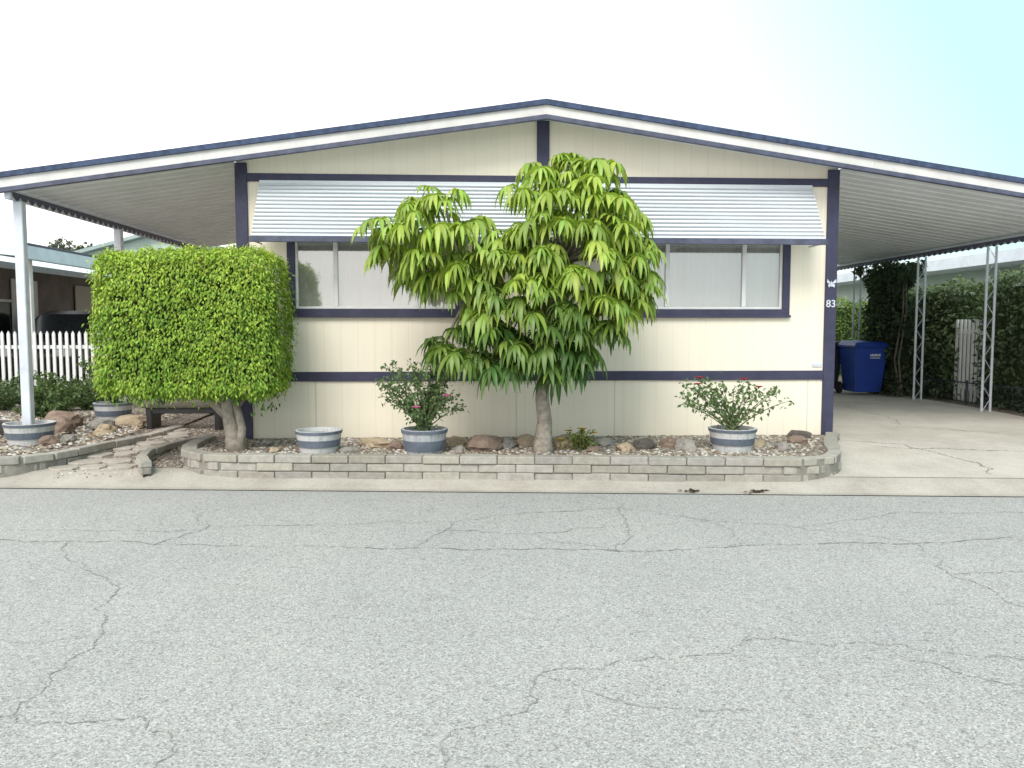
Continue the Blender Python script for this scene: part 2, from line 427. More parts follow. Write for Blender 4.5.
def window(a, b_):
    t = .09
    m = MB()
    m.box((a-t, -.03, WZ0-t), (b_+t, -.001, WZ0)); m.box((a-t, -.03, WZ1), (b_+t, -.001, WZ1+t))
    m.box((a-t, -.03, WZ0+.001), (a, -.001, WZ1-.001)); m.box((b_, -.03, WZ0+.001), (b_+t, -.001, WZ1-.001))
    w = m.obj("window", M['navy'], home); bevel(w, .003)
    fr = MB(); q = .03
    fr.box((a+.002, .0, WZ0+.002), (b_-.002, .05, WZ0+q)); fr.box((a+.002, .0, WZ1-q), (b_-.002, .05, WZ1-.002))
    fr.box((a+.002, .001, WZ0+q), (a+q, .049, WZ1-q)); fr.box((b_-q, .001, WZ0+q), (b_-.002, .049, WZ1-q))
    W = b_-a
    for k in (.25, .75):
        x = a+W*k; fr.box((x-.026, -.002, WZ0+q), (x+.026, .047, WZ1-q))
    o = fr.obj("frame", M['frame'], w); bevel(o, .003)
    m = MB(); m.add([(a+q,.025,WZ0+q),(b_-q,.025,WZ0+q),(b_-q,.025,WZ1-q),(a+q,.025,WZ1-q)], [(0,1,2,3)])
    m.obj("pane", M['glass'], w)
    m = MB(); n = 150
    for i in range(n+1):
        x = a-.05+(W+.1)*i/n; y = .10+.004*math.sin(i*1.05)+.007*math.sin(i*.37+a)
        m.v += [(x, y, WZ0-.05), (x, y, WZ1+.05)]
    for i in range(n): m.f.append((2*i, 2*i+2, 2*i+3, 2*i+1))
    m.obj("curtain", M['curtain'], w, True)
    m = MB(); m.box((a-.2, .3, WZ0-.2), (b_+.2, .32, WZ1+.2)); m.obj("inner_wall", M['interior'], w)
    boxo("sill", (a-t-.012, -.05, WZ0-t-.012), (b_+t+.012, -.031, WZ0-t+.02), M['navy'], w, .003)
for a, b_ in wins: window(a, b_)

# long window awning of louvred slats
X0, X1 = -3.37, 3.31; Zt, Zb = 3.325, 2.63; P = .42
aw = MB(); n = 14
for i in range(n):
    t0 = i/n
    y0, z0 = -.035-P*t0, Zt-(Zt-Zb)*t0
    ym, zm = y0-(P/n)*1.35, z0-(Zt-Zb)/n*.58
    yr, zr_ = ym+.020, zm-(Zt-Zb)/n*.36
    for (ya, za, yb, zb) in ((y0, z0, ym, zm), (ym, zm, yr, zr_)):
        k = len(aw.v); aw.v += [(X0,ya,za),(X1,ya,za),(X1,yb,zb),(X0,yb,zb)]; aw.f.append((k,k+3,k+2,k+1))
awn = aw.obj("window_awning", M['alu'], home)
boxo("front_bar", (X0-.01, -.04-P-.05, Zb-.055), (X1+.01, -.04-P-.016, Zb+.012), M['navytrim'], awn, .004)
boxo("top_flashing", (X0, -.05, Zt-.012), (X1, -.028, Zt+.02), M['alu'], awn, .003)
for x in (X0+.01, -1.7, 0, 1.7, X1-.01):
    m = MB(); m.tube([(x, -.03, Zb-.03), (x, -.44, Zb-.03)], .012, 8); m.tube([(x, -.03, Zt-.05), (x, -.44, Zb-.025)], .012, 8)
    m.obj("support_arm", M['alu'], awn)

def text_obj(body, size, loc, mat, parent, name="house_number"):
    cu = bpy.data.curves.new(name, 'FONT'); cu.body = body; cu.size = size; cu.extrude = .003; cu.align_x = 'CENTER'; cu.offset = .0015
    t = bpy.data.objects.new(name+"_tmp", cu); col.objects.link(t)
    bpy.context.view_layer.update()
    me = bpy.data.meshes.new_from_object(t.evaluated_get(bpy.context.evaluated_depsgraph_get()))
    bpy.data.objects.remove(t)
    me.transform(Matrix.Translation(loc) @ Matrix.Rotation(R(90), 4, 'X'))
    me.materials.clear(); me.materials.append(mat)
    o = bpy.data.objects.new(name, me); col.objects.link(o); attach(o, parent); return o
text_obj("83", .125, (3.588, -.036, 1.86), M['numeral'], home)
m = MB()
cx, cz = 3.585, 2.15
for sx in (-1, 1):
    m.add([(cx,-.036,cz),(cx+sx*.055,-.05,cz+.055),(cx+sx*.06,-.05,cz+.01),(cx+sx*.02,-.04,cz-.005)], [(0,1,2,3) if sx > 0 else (3,2,1,0)])
    m.add([(cx,-.036,cz-.005),(cx+sx*.045,-.048,cz-.012),(cx+sx*.035,-.048,cz-.05),(cx+sx*.008,-.038,cz-.03)], [(0,1,2,3) if sx > 0 else (3,2,1,0)])
m.tube([(cx,-.04,cz+.03),(cx,-.04,cz-.04)], .006, 6)
m.obj("butterfly_ornament", M['numeral'], home)
boxo("small_plate", (3.38, -.012, 1.115), (3.50, -.001, 1.16), M['numeral'], home, .002)

def ribbed(name, xa, xb, y0, y1, parent, off=.06):
    m = MB(); pitch = .24; y = y0; prof = []
    while y < y1:
        prof += [(y, .0), (y+.16, .0), (y+.18, .032), (y+.22, .032)]; y += pitch
    prof.append((y, 0))
    for (yy, dz) in prof:
        m.v += [(xa, yy, rz(xa)-off-.045+dz), (xb, yy, rz(xb)-off-.045+dz)]
    for i in range(len(prof)-1): m.f.append((2*i, 2*i+1, 2*i+3, 2*i+2))
    return m.obj(name, M['ceiling'], parent)
ribbed("cover_panel", XL, -3.67, -.34, 6.5, patio)
ribbed("cover_panel", 3.67, XR, -.34, 7.8, carport)
boxo("beam", (XL+.08, -.34, rz(XL)-.24), (XL+.15, 6.5, rz(XL)-.125), M['postgrey'], patio)
boxo("beam", (XR-.16, -.34, rz(XR)-.22), (XR-.09, 7.8, rz(XR)-.12), M['postgrey'], carport)
def scallops(x, y0, y1, zt, parent):
    m = MB(); y = y0; p = .16; K = 6
    while y < y1:
        for k in range(K):
            a0, a1 = k/K, (k+1)/K
            h0, h1 = .04+.055*math.sin(math.pi*a0), .04+.055*math.sin(math.pi*a1)
            n = len(m.v); m.v += [(x,y+p*a0,zt),(x,y+p*a1,zt),(x,y+p*a1,zt-h1),(x,y+p*a0,zt-h0)]; m.f.append((n,n+1,n+2,n+3))
        y += p
    m.obj("scalloped_edge", M['navytrim'], parent)
scallops(XL+.155, -.3, 6.4, rz(XL)-.155, patio)
scallops(XR-.165, -.3, 7.7, rz(XR)-.15, carport)
m = MB(); m.box((XL-.03, -.43, rz(XL)-.10), (XL-.003, 6.6, rz(XL)+.012)); m.obj("side_gutter", M['fascia'], patio)
m = MB(); m.box((XR+.003, -.43, rz(XR)-.10), (XR+.03, 7.9, rz(XR)+.012)); m.obj("side_gutter", M['fascia'], carport)
for y in (-.15, 2.45, 5.4):
    boxo("post", (-6.13, y-.048, gz(-6.1, y)), (-6.025, y+.048, rz(XL)-.242), M['postgrey'], patio, .008)
for y in (.35, 2.45, 4.4, 6.8):
    m = MB(); z0 = gz(7.3, y); z1 = rz(XR)-.221
    m.tube([(7.23, y, z0), (7.23, y, z1)], .02, 8); m.tube([(7.37, y, z0), (7.37, y, z1)], .02, 8)
    k = 12
    for i in range(k):
        za = z0+(z1-z0)*i/k; zb_ = z0+(z1-z0)*(i+1)/k
        xa, xb = (7.23, 7.37) if i % 2 == 0 else (7.37, 7.23)
        m.tube([(xa, y, za), (xb, y, zb_)], .005, 6)
    m.box((7.15, y-.06, z0), (7.43, y+.06, z0+.012))
    m.obj("post", M['postgrey'], carport)

# ------------------------------------------------------------ planter wall of slump block
def smooth_path(pts, n=40):
    P = [Vector(p) for p in pts]; out = []
    k = len(P)
    for i in range(k-1):
        p0, p1, p2, p3 = P[max(i-1,0)], P[i], P[i+1], P[min(i+2,k-1)]
        for j in range(n):
            t = j/n
            out.append(.5*((2*p1)+(p2-p0)*t+(2*p0-5*p1+4*p2-p3)*t*t+(3*p1-p0-3*p2+p3)*t**3))
    out.append(P[-1]); return out
def at_len(path, cum, s):
    s = max(0, min(cum[-1], s))
    lo, hi = 0, len(cum)-1
    while hi-lo > 1:
        mid = (lo+hi)//2
        if cum[mid] <= s: lo = mid
        else: hi = mid
    t = (s-cum[lo])/max(1e-9, cum[hi]-cum[lo]); return path[lo].lerp(path[hi], t)
def block_wall(name, pts, z0, courses, h, blen, wd, label):
    path = smooth_path(pts); cum = [0]
    for a, b_ in zip(path, path[1:]): cum.append(cum[-1]+(b_-a).length)
    e = thing(name, label, "garden wall", (path[len(path)//2].x, path[len(path)//2].y, z0))
    mb = MB(); r = random.Random(len(pts)*3+courses)
    for c in range(courses):
        s = -(blen/2 if c % 2 else 0)
        while s < cum[-1]:
            a = at_len(path, cum, s+.004); b_ = at_len(path, cum, s+blen-.004)
            if (b_-a).length > .05:
                d = (b_-a).normalized(); nr = Vector((-d.y, d.x)); jw = wd/2+r.uniform(-.012, .008)+(.006 if c == courses-1 else 0)
                zz0 = z0+c*h+.003+r.uniform(-.001, .001); zz1 = z0+(c+1)*h-.003+r.uniform(-.004, .003)
                g = r.uniform(.33, .46); cc = (g, g*r.uniform(.945, .97), g*r.uniform(.84, .91))
                zt2 = zz1+r.uniform(-.004, .004)
                pp = [a-nr*jw, b_-nr*(jw+r.uniform(-.006,.006)), b_+nr*jw, a+nr*jw]
                mb.hexa([(p.x, p.y, zz0) for p in pp]+[(pp[0].x, pp[0].y, zz1), (pp[1].x, pp[1].y, zt2), (pp[2].x, pp[2].y, zt2), (pp[3].x, pp[3].y, zz1)], cc)
            s += blen
    o = mb.obj("block_course", M['block'], e); bevel(o, .009, 2)
    mc = MB(); n = len(path); step = 4
    idx = list(range(0, n, step))+([n-1] if (n-1) % step else [])
    for q, i in enumerate(idx):
        p = path[i]; d = (path[min(i+1,n-1)]-path[max(i-1,0)]).normalized(); nr = Vector((-d.y, d.x))*(wd/2-.020)
        for s_, z in ((-1, z0-.05), (1, z0-.05), (1, z0+courses*h-.016), (-1, z0+courses*h-.016)):
            mc.v.append((p.x+nr.x*s_, p.y+nr.y*s_, z))
    for q in range(len(idx)-1):
        for k in range(4):
            k2 = (k+1) % 4; mc.f.append((q*4+k, q*4+k2, q*4+4+k2, q*4+4+k))
    mc.obj("mortar", M['mortar'], e)
    return path
pl = [(-4.02,.0),(-4.05,-.45),(-3.95,-1.0),(-3.72,-1.32),(-3.3,-1.46),(-2.2,-1.56),(0,-1.77),(2.0,-1.96),(2.5,-1.98),(2.85,-1.80),(3.05,-1.35),(3.32,-.7),(3.62,-.12)]
path = block_wall("planter_wall", pl, .055, 3, .084, .38, .14, "curved low grey slump block planter wall before the home")
bedv = [(p.x, p.y, .262) for p in path[::6]]+[(3.62,.0,.262),(-3.66,.0,.262),(-3.66,.3,.262),(-4.02,.3,.262)]
structure(mesh_obj("planting_bed", bedv+[(0, -.6, .27)], [(i, (i+1) % len(bedv), len(bedv)) for i in range(len(bedv))], M['gravel']))
lp = [(-9,-1.02),(-7,-1.22),(-5.85,-1.32),(-5.45,-1.1),(-5.25,-.6),(-5.1,.0),(-4.95,.5),(-4.9,1.4)]
path2 = block_wall("garden_edging", lp, .10, 2, .085, .30, .12, "curved low block edging around gravel garden bed")
bv = [(p.x, p.y, .24) for p in path2[::6]]+[(-4.9,3.4,.30),(-9,3.4,.30)]
structure(mesh_obj("garden_bed", bv+[(-7, .8, .26)], [(i, (i+1) % len(bv), len(bv)) for i in range(len(bv))], M['gravel']))
block_wall("path_edging", [(-4.22,-1.45),(-4.42,-1.05),(-4.5,-.5),(-4.42,.1),(-4.25,.5)], .09, 2, .075, .26, .10, "short curved stone edging beside flagstone path")
mb = MB(); r = random.Random(5)
for j in range(8):
    for i in range(3):
        cx = -5.22+i*.30+.10*(j % 2)+.035*j; cy = -1.12+j*.33+r.uniform(-.05,.05)
        if cx > -4.60: continue
        n = r.randint(6, 8); rad = r.uniform(.13, .18); a0 = r.random()*6
        pts = [(cx+rad*1.05*math.cos(a0+2*math.pi*k/n+r.uniform(-.2,.2)), cy+rad*math.sin(a0+2*math.pi*k/n+r.uniform(-.2,.2))) for k in range(n)]
        zt = gz(cx, cy)+.025
        vv = [(x, y, zt-.04) for x, y in pts]+[(x, y, zt) for x, y in pts]
        mb.add(vv, [tuple(range(n, 2*n))]+[(k, (k+1) % n, n+(k+1) % n, n+k) for k in range(n)])
o = structure(mb.obj("path", M['flag'])); bevel(o, .008)
v = []; f = []
for j in range(14):
    y0 = -1.25+j*.3
    for x in (-8.5, -7, -5.6, -4.0): v.append((x, y0, gz(x, y0)+.005))
for j in range(13):
    for i in range(3): f.append((j*4+i, j*4+i+1, j*4+5+i, j*4+4+i))
structure(mesh_obj("path_gravel", v, f, M['gravel']))

def pebbles(name, n, sampler, mat_cols, smin, smax, seed):
    r = random.Random(seed); mb = MB()
    for _ in range(n):
        x, y, z = sampler(r); s = r.uniform(smin, smax); a = r.random()*3.14
        ca, sa = math.cos(a), math.sin(a); g = r.choice(mat_cols); k = r.uniform(.8, 1.15); g = tuple(min(.85, q*k) for q in g)
        pts = []
        for dx, dy, dz in ((1,0,.1),(0,1,0),(-1,0,.1),(0,-1,0),(.1,0,.75),(.5,.5,.6),(-.5,-.4,.6)):
            X, Y = dx*s*1.2, dy*s*.8; pts.append((x+X*ca-Y*sa, y+X*sa+Y*ca, z+dz*s*.8))
        mb.add(pts, [(0,1,5),(1,2,4,5),(2,3,6,4),(3,0,6),(0,5,4,6)], g)
    o = mb.obj(name, M['block']); o["kind"] = "stuff"; return o
PC = [(.5,.46,.41),(.58,.55,.51),(.36,.30,.24),(.26,.21,.17),(.66,.64,.61),(.44,.37,.28)]
def samp1(r):
    while True:
        x = r.uniform(-3.9, 3.3); y = r.uniform(-1.75, -.05)
        lo = -1.42-.09*(x+3.3)+.10 if x > -3.4 else -1.1
        if x > 2.6: lo = -1.75+(x-2.6)*1.9
        if y > lo: return x, y, .264
pebbles("gravel", 3800, samp1, PC, .012, .032, 3)
def samp2(r):
    x = r.uniform(-8.3, -5.2); y = r.uniform(-1.1, 2.8)
    if x > -5.5 and y < -.4: y = r.uniform(-.3, 2.5)
    return x, y, .25+.015*(y+1)
pebbles("gravel", 2500, samp2, PC, .015, .04, 4)
def samp3(r):
    x = r.uniform(-5.2, -4.0); y = r.uniform(-1.4, 1.5); return x, y, gz(x, y)+.006
pebbles("gravel", 1500, samp3, PC, .008, .022, 5)

# ------------------------------------------------------------ rocks
def rock(x, y, z, s, mi, label, group, flat=.65, seed=0):
    bm = bmesh.new(); bmesh.ops.create_icosphere(bm, subdivisions=3, radius=1)
    off = Vector((seed*3.1, seed*1.7, seed))
    sx, sy, sz = s*random.Random(seed).uniform(.85, 1.25), s*.85, s*flat
    for v_ in bm.verts:
        d = noise.noise(v_.co*1.1+off)*.45+noise.noise(v_.co*2.7+off)*.2+noise.noise(v_.co*6+off)*.07
        p = v_.co*(1+d)
        for ax in (Vector((.6,-.7,.35)).normalized(), Vector((-.5,-.6,.6)).normalized(), Vector((.1,.2,1)).normalized()):
            q = p.dot(ax)
            if q > .78: p -= ax*(q-.78)*.8
        v_.co = Vector((p.x*sx, p.y*sy, p.z*sz))
    me = bpy.data.meshes.new("rock"); bm.to_mesh(me); bm.free(); me.materials.append(ROCKS[mi])
    o = bpy.data.objects.new("rock", me); col.objects.link(o); o.location = (x, y, z+s*flat*.45); o.rotation_euler = (0, 0, seed*1.3)
    tag(o, label, "rock", group)
L = {0: "rough brown rock lying on the gravel bed", 1: "grey garden rock lying on the gravel bed", 2: "small dark rock lying on the gravel bed", 3: "tan rounded rock lying on the gravel bed"}
RK = [(-2.75,-.9,.08,0),(-1.95,-.8,.14,3),(-1.72,-.95,.10,0),(-1.05,-.7,.13,3),(-.75,-1.05,.20,0),(-.48,-.85,.13,1),(-.25,-.75,.15,3),
      (.18,-1.0,.18,3),(.33,-.7,.10,2),(.62,-.85,.12,1),(.80,-1.2,.11,3),(1.05,-1.05,.13,2),(1.35,-.95,.13,0),(1.5,-1.15,.15,1),(2.35,-1.0,.10,3),
      (2.55,-1.2,.10,1),(2.9,-.75,.11,0),(-3.2,-.6,.09,1),(3.1,-.35,.12,2),(.45,-1.25,.08,0),(-1.0,-1.15,.08,1),(-2.2,-1.2,.08,1),(-3.0,-1.1,.07,3)]
for i, (x, y, s, mi) in enumerate(RK): rock(x, y, .257, s, mi, L[mi], "rocks in the planter bed", .66, i+1)
RK2 = [(-6.6,-.3,.17,3),(-6.2,.75,.22,0),(-5.75,.9,.16,1),(-5.5,.5,.15,3),(-6.9,.6,.2,2),(-5.75,-.35,.12,0),(-5.45,1.3,.18,3),(-7.3,-.2,.18,1),(-6.4,1.2,.25,0),(-5.62,-.15,.10,1)]
for i, (x, y, s, mi) in enumerate(RK2): rock(x, y, .25, s, mi, L[mi], "rocks in the garden bed", .75, i+40)

# ------------------------------------------------------------ leaf tools
def jitter(c, r, a=.25):
    k = 1+r.uniform(-a, a); return (max(0, c[0]*k*(1+r.uniform(-.12, .12))), c[1]*k, max(0, c[2]*k*(1+r.uniform(-.15, .15))))
def leaf(mb, p, d, n, L_, W_, c):
    d = d.normalized(); s = d.cross(n)
    if s.length < .05: s = d.cross(Vector((.3, .5, .8)))
    s.normalize(); n = s.cross(d)
    m = p+d*L_*.45; t = p+d*L_+n*(-.12*L_)
    f = n*(W_*.22)
    mb.add([p, m+s*W_*.5+f, t, m-s*W_*.5+f, m], [(0,1,4),(1,2,4),(2,3,4),(3,0,4)], c)
def rdir(r):
    while True:
        v_ = Vector((r.uniform(-1,1), r.uniform(-1,1), r.uniform(-1,1)))
        if .05 < v_.length < 1: return v_.normalized()

# ------------------------------------------------------------ clipped hedge tree
hx0, hx1, hy0, hy1, hz0, hz1 = -4.80, -2.93, -1.40, -.30, .88, 2.42
tree = thing("topiary_tree", "ficus tree clipped into a dense green box shape", "tree", (-3.49, -.88, .28))
m = MB()
m.tube([(-3.47,-.88,.24),(-3.49,-.88,.42),(-3.54,-.87,.65),(-3.58,-.87,.95),(-3.7,-.86,1.4)], [.125,.092,.078,.074,.05], 12)
m.tube([(-3.54,-.88,.6),(-3.72,-.9,.8),(-3.98,-.92,1.1),(-4.2,-.9,1.5)], [.05,.045,.04,.03], 8)
m.tube([(-3.54,-.86,.62),(-3.4,-.8,.85),(-3.2,-.78,1.2)], [.045,.04,.03], 8)
m.tube([(-3.42,-.95,.24),(-3.38,-.95,.5),(-3.46,-.9,.8)], [.055,.045,.04], 8)
m.obj("trunk", M['bark'], tree, True)
mb = MB(); r = random.Random(11)
C0 = Vector(((hx0+hx1)/2, (hy0+hy1)/2, (hz0+hz1)/2)); H = Vector(((hx1-hx0)/2, (hy1-hy0)/2, (hz1-hz0)/2))
def hedge_pt(r, depth):
    a = r.random()
    fx, fy, fz = H.y*H.z*2, H.x*H.z*2, H.x*H.y*2; t = a*(fx+fy+fz)
    u = Vector((r.uniform(-1,1), r.uniform(-1,1), r.uniform(-1,1)))
    if t < fx: u.x = r.choice((-1, 1))
    elif t < fx+fy: u.y = -1 if r.random() < .75 else 1
    else: u.z = 1 if r.random() < .65 else -1
    k = (abs(u.x)**8+abs(u.y)**8+abs(u.z)**8)**(1/8.); q = Vector((u.x/k, u.y/k, u.z/k))
    nn = Vector((q.x**5/H.x, q.y**5/H.y, q.z**5/H.z)).normalized()
    p = C0+Vector((q.x*H.x, q.y*H.y, q.z*H.z))
    lump = noise.noise(p*2.3)*.06+noise.noise(p*6.5)*.045
    p = p+nn*(lump-depth)
    return p, nn, q
for i in range(30000):
    dep = abs(r.gauss(0, .04))
    if r.random() < .06: dep = -r.uniform(0, .06)
    p, nn, q = hedge_pt(r, dep)
    if q.z < -.75 and r.random() < .25: p.z -= r.random()*.12*max(0, .6+noise.noise(p*3))
    d = (nn*.55+Vector((0, 0, -.75))+rdir(r)*.55)
    nr = (nn+Vector((0, 0, .5))+rdir(r)*.5)
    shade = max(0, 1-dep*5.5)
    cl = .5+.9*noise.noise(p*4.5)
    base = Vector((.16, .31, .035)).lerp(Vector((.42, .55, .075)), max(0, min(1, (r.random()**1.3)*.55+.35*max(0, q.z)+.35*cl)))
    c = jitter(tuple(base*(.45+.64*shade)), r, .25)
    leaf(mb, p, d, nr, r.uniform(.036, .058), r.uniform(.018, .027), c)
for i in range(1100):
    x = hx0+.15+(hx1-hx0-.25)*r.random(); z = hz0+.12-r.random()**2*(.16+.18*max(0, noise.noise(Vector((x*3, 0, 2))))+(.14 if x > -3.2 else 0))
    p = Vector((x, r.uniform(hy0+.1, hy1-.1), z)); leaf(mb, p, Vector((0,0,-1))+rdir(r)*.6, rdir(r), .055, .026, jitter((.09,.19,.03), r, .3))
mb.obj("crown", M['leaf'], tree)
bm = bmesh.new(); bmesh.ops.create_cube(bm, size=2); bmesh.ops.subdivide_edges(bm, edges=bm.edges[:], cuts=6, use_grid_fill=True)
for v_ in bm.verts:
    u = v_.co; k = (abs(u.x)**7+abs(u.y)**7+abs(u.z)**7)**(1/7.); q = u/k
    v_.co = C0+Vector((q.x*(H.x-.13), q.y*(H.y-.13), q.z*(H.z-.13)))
me = bpy.data.meshes.new("shade_core"); bm.to_mesh(me); bm.free(); me.materials.append(M['shadehedge'])  # dark core added behind the leaves to block light
o = bpy.data.objects.new("shade_core", me); col.objects.link(o); attach(o, tree)

# ------------------------------------------------------------ umbrella tree
ut = thing("umbrella_tree", "umbrella tree with drooping glossy leaflets in the planter", "tree", (-.095, -1.2, .28))
TM = []
for (x, z, yy) in [(.15,3.34,0),(.42,3.24,-.15),(-.10,3.18,-.1),(.62,3.02,.05),(-.30,2.92,-.25),(.28,3.05,-.35),(.5,2.85,-.4),(.05,2.88,-.45),(.78,2.76,-.1),
      (-.05,2.65,-.5),(.3,2.65,-.55),(.62,2.55,-.45),(.86,2.5,-.1),(-.38,2.55,-.3),(-.15,2.35,-.6),(.42,2.35,-.6),(.72,2.35,-.45),(.88,2.2,-.15),(-.5,2.3,-.4),
      (.15,2.15,-.65),(.6,2.1,-.55),(-.25,2.1,-.6),(-.62,2.0,-.3),(.80,1.98,-.3),(.38,1.9,-.6),(0,1.9,-.65),(-.42,1.85,-.5),(.62,1.82,-.45),
      (.2,1.68,-.55),(-.15,1.68,-.55),(.42,1.64,-.45),(-.55,1.60,-.35),(.05,1.45,-.5),(-.3,1.42,-.5),(.24,1.40,-.4),(-.08,1.28,-.45),(.10,1.24,-.35),(-.45,1.25,-.35),
      (-1.42,2.90,0),(-1.14,2.86,-.2),(-1.74,2.64,-.1),(-1.45,2.62,-.4),(-1.08,2.6,-.4),(-.82,2.68,-.1),(-1.68,2.42,.1),(-1.32,2.35,-.35),(-.95,2.3,-.35),(-1.15,2.1,-.1),(-.85,2.05,-.2),(-.6,2.45,-.2),(-.75,1.85,-.25),(-1.4,2.2,.05),
      (-.95,1.36,-.2),(-1.15,1.45,.05),(-.70,1.26,-.25),(-.78,1.6,-.1),
      (.3,2.6,.5),(-.3,2.4,.5),(.7,2.1,.45),(0,1.8,.5),(-.9,2.4,.4),(0.1,3.1,.4),(.55,2.75,.4),(-1.3,2.6,.35),(.1,2.2,.2),(.3,1.7,.35),(-.3,1.5,.3)]:
    TM.append(Vector((x, -1.2+yy*.95, z)))
m = MB(); F = Vector((-.10,-1.22,1.10))
m.tube([(-.095,-1.2,.22),(-.10,-1.2,.34),(-.085,-1.21,.6),(-.115,-1.22,.85),F], [.135,.102,.080,.073,.070], 12)
mids = [Vector((-.5,-1.2,1.6)), Vector((-.05,-1.2,1.65)), Vector((.30,-1.2,1.6)), Vector((-.9,-1.15,1.95)), Vector((.1,-1.2,2.3))]
m.tube([F, (-.25,-1.2,1.35), mids[0]], [.055,.045,.04], 8); m.tube([F, (-.09,-1.24,1.35), mids[1], mids[4]], [.06,.05,.045,.035], 8)
m.tube([F, (.08,-1.2,1.35), mids[2]], [.05,.045,.04], 8); m.tube([mids[0], (-.72,-1.18,1.78), mids[3]], [.04,.035,.03], 8)
for t in TM:
    b_ = min(mids+[F+Vector((0,0,.1))], key=lambda q: (q-t).length+(0 if q.z < t.z else .5))
    mid = b_.lerp(t, .5)+Vector((0, .03, .02)); m.tube([b_, mid, t], [.022,.017,.012], 6)
m.obj("trunk", M['bark'], ut, True)
mb = MB(); r = random.Random(21)
cen = Vector((-.1, -1.2, 2.1))
for t in TM:
    nleaf = 9
    out = (t-cen); out.z *= .6
    tw = r.uniform(-.22, .22)
    for k in range(nleaf):
        a = 2*math.pi*(k+r.random()*.8)/nleaf; el = r.uniform(-.45, .75)
        d = Vector((math.cos(a)*math.cos(el), math.sin(a)*math.cos(el), math.sin(el)))
        d = (d+out.normalized()*.3).normalized(); pl_ = r.uniform(.08, .26)
        hub = t+d*pl_+Vector((0, 0, -.02))
        if hub.z < 1.08: hub.z = 1.08+r.random()*.1
        mb.tube([t, t+d*pl_*.5+Vector((0,0,.015)), hub], .005, 4, (.22,.28,.07), cap=False)
        ax = (d*.55+Vector((0, 0, .75))).normalized()
        u = ax.cross(Vector((.2, 1, .1))).normalized(); w = ax.cross(u)
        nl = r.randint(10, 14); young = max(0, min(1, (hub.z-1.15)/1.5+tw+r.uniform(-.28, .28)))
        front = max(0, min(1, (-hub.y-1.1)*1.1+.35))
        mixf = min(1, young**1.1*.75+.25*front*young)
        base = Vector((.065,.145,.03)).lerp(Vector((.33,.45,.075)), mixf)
        Lf = r.uniform(.18, .28); droop = r.uniform(.55, 1.1)
        for q in range(nl):
            th = 2*math.pi*(q+.4*r.random())/nl
            o_ = (u*math.cos(th)+w*math.sin(th)); L_ = Lf*r.uniform(.7, 1.15); W_ = L_*r.uniform(.20, .275)
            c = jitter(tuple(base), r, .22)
            n0 = len(mb.v); NS = 4
            side = o_.cross(Vector((0, 0, 1)))
            if side.length < .1: side = u.copy()
            side.normalize()
            side = (side+rdir(r)*.35).normalized()
            for s in range(NS+1):
                tt = s/NS
                p = hub+o_*(L_*(tt-.36*tt*tt*droop))+ax*(.02*math.sin(tt*3))+Vector((0, 0, -L_*droop*tt**1.6*.80))
                wd = W_*.5*math.sin(math.pi*min(1, (tt*.92+.06)))**.75*(1-.25*tt)
                lift = Vector((0, 0, .25*wd))+o_*(.35*wd*tt)
                cm = tuple(x*1.25 for x in c)
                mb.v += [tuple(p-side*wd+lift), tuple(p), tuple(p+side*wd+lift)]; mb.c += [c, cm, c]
            for s in range(NS):
                i0 = n0+3*s; mb.f += [(i0, i0+1, i0+4, i0+3), (i0+1, i0+2, i0+5, i0+4)]
mb.obj("crown", M['leafwax'], ut, True)

# ------------------------------------------------------------ barrels and shrubs
def barrel(x, y, z, rr, h, mat, label, bands=((.30, .075), (.86, .03))):
    e = thing("barrel_planter", label, "planter", (x, y, z), "half barrel planters")
    m = MB(); m.lathe([(.0, z+.001), (rr*.80, z+.001), (rr*.86, z+h*.3), (rr*.93, z+h*.6), (rr*.98, z+h*.85), (rr, z+h), (rr*.91, z+h), (rr*.88, z+h-.04), (rr*.85, z+h-.12)], x, y, 36)
    m.obj("tub", mat, e, False)
    for fz, th in bands:
        rb = rr*(.80+.2*fz)+.005
        q = MB(); q.lathe([(rb-.01, z+h*fz), (rb+.004, z+h*fz), (rb+.004+th*.18, z+h*fz+th), (rb-.008, z+h*fz+th)], x, y, 36); q.obj("hoop", M['hoop'], e)
    q = MB(); n = 24
    q.v = [(x+rr*.88*math.cos(2*math.pi*i/n), y+rr*.88*math.sin(2*math.pi*i/n), z+h-.05) for i in range(n)]; q.f = [tuple(range(n))]
    q.obj("soil", M['soil'], e)
barrel(-2.52, -1.12, .262, .245, .245, M['barrel'], "weathered white half barrel planter standing empty on gravel")
barrel(-1.38, -1.22, .262, .245, .265, M['barrel2'], "worn blue banded half barrel planter holding a pink rose", ((.14, .11), (.84, .035)))
barrel(1.98, -1.22, .262, .255, .25, M['barrel'], "weathered white half barrel planter holding a red rose")
barrel(-6.03, -.22, .25, .27, .25, M['barrel'], "weathered white half barrel planter around the patio post")
barrel(-6.0, 1.9, .28, .26, .26, M['barrel'], "half barrel planter with red rose by the patio")

